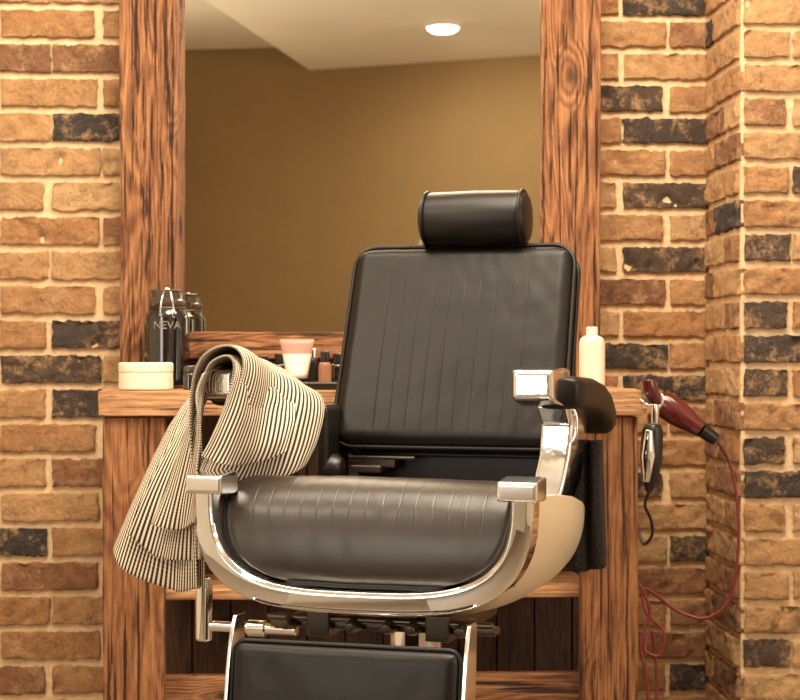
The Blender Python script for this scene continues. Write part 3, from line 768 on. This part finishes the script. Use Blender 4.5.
obs = [lathe("bottle_body", b0, b0+Z*hgt*0.80, [(0, 0.043), (0.03, RB), (0.88, RB), (0.95, RB-0.005), (1, RB-0.009)], M_dglass, None, 40),
       lathe("clasp_band", b0+Z*hgt*0.801, b0+Z*hgt*0.825, [(0, 0.039), (0.2, 0.041), (0.8, 0.041), (1, 0.039)], M_steel, None, 32),
       lathe("glass_lid", b0+Z*hgt*0.826, b0+Z*hgt*1.0, [(0, 0.037), (0.15, 0.042), (0.35, 0.042), (0.45, 0.036), (0.85, 0.034), (0.95, 0.038), (1, 0.034)], M_cglass, None, 32),
       tube("wire_clasp", cr(wire, 5), 0.0016, M_chrome, None, 8)]
tcu = bpy.data.curves.new("label_lettering", 'FONT'); tcu.body = "NEVA"; tcu.size = 0.024; tcu.align_x = 'CENTER'; tcu.extrude = 0.0004
to = bpy.data.objects.new("label_lettering", tcu); COL.objects.link(to)
bpy.context.view_layer.update()
me = bpy.data.meshes.new_from_object(to.evaluated_get(bpy.context.evaluated_depsgraph_get()))
bpy.data.objects.remove(to)
for v_ in me.vertices:
    a = v_.co.x/(RB+0.0008); v_.co = dirc*((RB+0.0008+v_.co.z)*math.cos(a))+sx_*((RB+0.0008+v_.co.z)*math.sin(a))+Z*(v_.co.y+hgt*0.60)
me.materials.append(M_ink)
to = bpy.data.objects.new("label_lettering", me); COL.objects.link(to); to.location = b0
grp(bt, obs+[to])
def bottle(name, u, y, w, h, mat, cap, label, capfrac=0.25, capr=0.6, cat="bottle"):
    b0 = put(u, y); r = w/2
    e = empty(name, b0, label, cat)
    grp(e, [lathe("body", b0, b0+Z*h*(1-capfrac), [(0, r*0.92), (0.04, r), (0.86, r), (0.95, r*0.85), (1, r*capr)], mat, None, 28),
            lathe("cap", b0+Z*(h*(1-capfrac)+0.0003), b0+Z*h, [(0, r*capr*1.02), (0.9, r*capr), (1, r*capr*0.85)], cap, None, 24)])
    return e
bottle("pomade_jar", 190, -0.33, 0.030, 0.050, M_dglass, M_steel, "small dark glass jar with metal lid", 0.3, 0.9, "jar")
bottle("pomade_jar", 262, -0.22, 0.050, 0.07, M_black, M_black, "short black jar with a round knob lid", 0.35, 0.55, "jar")
bottle("pomade_jar", 234, -0.20, 0.034, 0.05, M_black, M_tan, "small black jar with amber lid", 0.3, 0.95, "jar")
b0 = put(297, -0.24)
tb = empty("cream_tube", b0, "white and pink squeeze tube standing on its cap", "tube")
V, Fc = [], []; hh = 0.105
for k in range(9):
    t = k/8
    for i in range(24):
        a = 2*math.pi*i/24; rx = 0.022+0.015*t; ry = 0.022*(1-t)+0.0015
        V.append(b0+Vector((rx*math.cos(a), ry*math.sin(a), 0.022+(hh-0.022)*t)))
for k in range(8):
    for i in range(24): j = (i+1) % 24; Fc.append((k*24+i, k*24+j, (k+1)*24+j, (k+1)*24+i))
Fc += [tuple(range(24))[::-1], tuple(8*24+i for i in range(24))]
body = mk("tube_body", V, Fc, [M_white, M_pink])
for p in body.data.polygons:
    if p.center.z > 0.012: p.material_index = 1
grp(tb, [body, lathe("tube_cap", b0, b0+Z*0.0217, [(0, 0.019), (1, 0.02)], M_black, None, 24)])
bottle("pomade_jar", 325, -0.26, 0.028, 0.080, M_tan, M_black, "slim amber bottle with black cap", 0.3, 0.7, "bottle")
bottle("pomade_jar", 338, -0.21, 0.034, 0.075, M_dglass, M_black, "dark glass bottle with black cap", 0.3, 0.7, "bottle")
bottle("pomade_jar", 312, -0.17, 0.030, 0.085, M_black, M_satin, "black bottle with metal lid", 0.25, 0.8, "bottle")
bottle("pomade_jar", 279, -0.17, 0.030, 0.075, M_dglass, M_black, "small dark glass bottle with narrow cap", 0.3, 0.6, "bottle")
bottle("pomade_jar", 352, -0.17, 0.034, 0.06, M_black, M_black, "low black jar with matching lid", 0.3, 0.95, "jar")
bottle("lotion_bottle", 592, -0.22, 0.056, 0.132, M_white, M_white, "broad white plastic bottle with short cap", 0.14, 0.45)
tr = box("tray", X(208, -0.30), X(345, -0.30), -0.355, -0.285, TOP+0.001, TOP+0.016, M_black, None, 0.003)
tag(tr, "flat black tray lying along the worktop", "tray")
# ---------------------------------------------------------------- dryer, clipper, cords on the station side
DD = 3.62
hd = empty("hair_dryer", P(655, 400, DD), "maroon hair dryer hung on the side of the wooden station", "hair dryer")
a_, b_ = P(658, 400, DD+0.03), P(702, 430, DD)
ob = [lathe("dryer_barrel", a_, b_, [(0, 0.012), (0.03, 0.024), (0.15, 0.028), (0.45, 0.028), (0.75, 0.022), (0.9, 0.019), (1, 0.018)], M_red, None, 32),
      lathe("dryer_nozzle", b_, P(716, 440, DD), [(0, 0.019), (0.5, 0.018), (1, 0.016)], M_black, None, 28, 0.8),
      tube("dryer_handle", cr([P(666, 408, DD+0.03), P(656, 400, DD+0.01), P(650, 388, DD), P(648, 380, DD)], 5), 0.015, M_red, None, 16),
      lathe("dryer_grille", P(652, 396, DD+0.035), a_, [(0, 0.016), (0.5, 0.022), (1, 0.022)], M_satin, None, 28)]
grp(hd, ob)
hk = tube("wall_hook", cr([P(640, 398, DD-0.0), P(646, 404, DD-0.03), P(655, 410, DD-0.035), P(662, 404, DD-0.035), P(662, 394, DD-0.035)], 5), 0.003, M_chrome)
tag(hk, "bent chrome wire hook holding the hair dryer", "hook")
cl = empty("hair_clipper", P(651, 450, DD-0.08), "black and silver hair clipper hanging by the station leg", "hair clipper")
ob = [lathe("clipper_body", P(653, 424, DD-0.08), P(649, 492, DD-0.08), [(0, 0.020), (0.1, 0.028), (0.5, 0.030), (0.8, 0.023), (1, 0.009)], M_black, None, 24, 0.75),
      lathe("clipper_blade", P(653.5, 404, DD-0.08), P(653, 424, DD-0.08), [(0, 0.022), (0.4, 0.024), (1, 0.021)], M_satin, None, 20, 0.5),
      lathe("clipper_trim", P(649, 430, DD-0.106), P(646, 482, DD-0.106), [(0, 0.008), (0.5, 0.016), (1, 0.007)], M_chrome, None, 16)]
grp(cl, ob)
c1 = tube("clipper_cord", cr([P(649, 492, DD-0.08), P(645, 505, DD-0.07), P(651, 520, DD-0.05), P(652, 535, DD-0.03), P(644, 544, DD-0.02), P(638, 530, DD)], 8), 0.0032, M_black)
tag(c1, "short black power cord looping below the clipper", "cord")
c2 = tube("dryer_cord", cr([P(718, 443, DD), P(729, 462, DD+0.02), P(737, 500, DD+0.02), P(738, 550, DD+0.02), P(730, 598, DD+0.02), P(706, 618, DD+0.03), P(676, 610, DD+0.05), P(655, 594, DD+0.05), P(643, 590, DD+0.05), P(646, 612, DD+0.04), P(664, 632, DD+0.03), P(660, 655, DD+0.03), P(645, 650, DD+0.04), P(652, 632, DD+0.06), P(657, 680, DD+0.06), P(654, 720, DD+0.05), P(650, 760, DD+0.05)], 8), 0.0034, M_cord)
tag(c2, "thin red power cord looping down beside the station", "cord")
c3 = tube("extension_cord", cr([P(640, 585, DD), P(650, 612, DD), P(641, 645, DD), P(648, 690, DD), P(645, 760, DD)], 8), 0.0034, M_cord)
tag(c3, "red cord hanging along the station leg", "cord")
# ---------------------------------------------------------------- lights
LC = (1, .865, .665); LW = (1, .94, .85)
def area(name, loc, tgt, sx, sy, e, col=LC):
    l = bpy.data.lights.new(name, 'AREA'); l.shape = 'RECTANGLE'; l.size = sx; l.size_y = sy; l.energy = e; l.color = col
    o = bpy.data.objects.new(name, l); COL.objects.link(o); o.location = loc
    o.rotation_euler = (Vector(tgt)-Vector(loc)).to_track_quat('-Z', 'Y').to_euler(); return o
area("wall_wash_light", (0.0, -0.90, 2.58), (0.0, -0.15, 0.7), 2.6, 0.3, 40)
area("key_light", (0.1, -1.55, 2.58), (0.0, -1.35, 0.5), 1.2, 0.7, 56)
area("fill_light", (-1.6, -2.1, 2.6), (0.2, -0.4, 0.9), 1.0, 0.8, 32)
area("added_left_light", (-2.5, -4.1, 1.35), (0.0, -1.2, 1.1), 1.7, 1.3, 38, LW)  # added area light by the left wall, whitens the chrome reflections
area("side_light", (2.9, -2.6, 1.3), (0.4, -1.3, 0.8), 1.2, 1.4, 22, LW)
area("added_uplight", (-2.3, -5.0, 1.9), (-0.8, -4.8, 2.8), 0.6, 0.3, 12)  # added unseen uplight, brightens the ceiling reflected in the mirror
area("added_uplight", (2.7, -3.6, 1.9), (0.6, -4.2, 2.65), 0.6, 0.3, 34)  # second added uplight, kept outside the mirror's view
sp_ = bpy.data.lights.new("spot", 'SPOT'); sp_.energy = 95; sp_.spot_size = 2.4; sp_.spot_blend = 0.9; sp_.color = (1, .90, .74); sp_.shadow_soft_size = 0.08
so = bpy.data.objects.new("spot", sp_); COL.objects.link(so); so.location = (lp.x, lp.y, CEIL-0.08)
so.rotation_euler = (Vector((lp.x+0.4, lp.y-1.2, 0.9))-so.location).to_track_quat('-Z', 'Y').to_euler()
w = bpy.data.worlds.new("world"); sc.world = w; w.use_nodes = True
w.node_tree.nodes["Background"].inputs[0].default_value = (1, 0.86, 0.7, 1); w.node_tree.nodes["Background"].inputs[1].default_value = 0.3
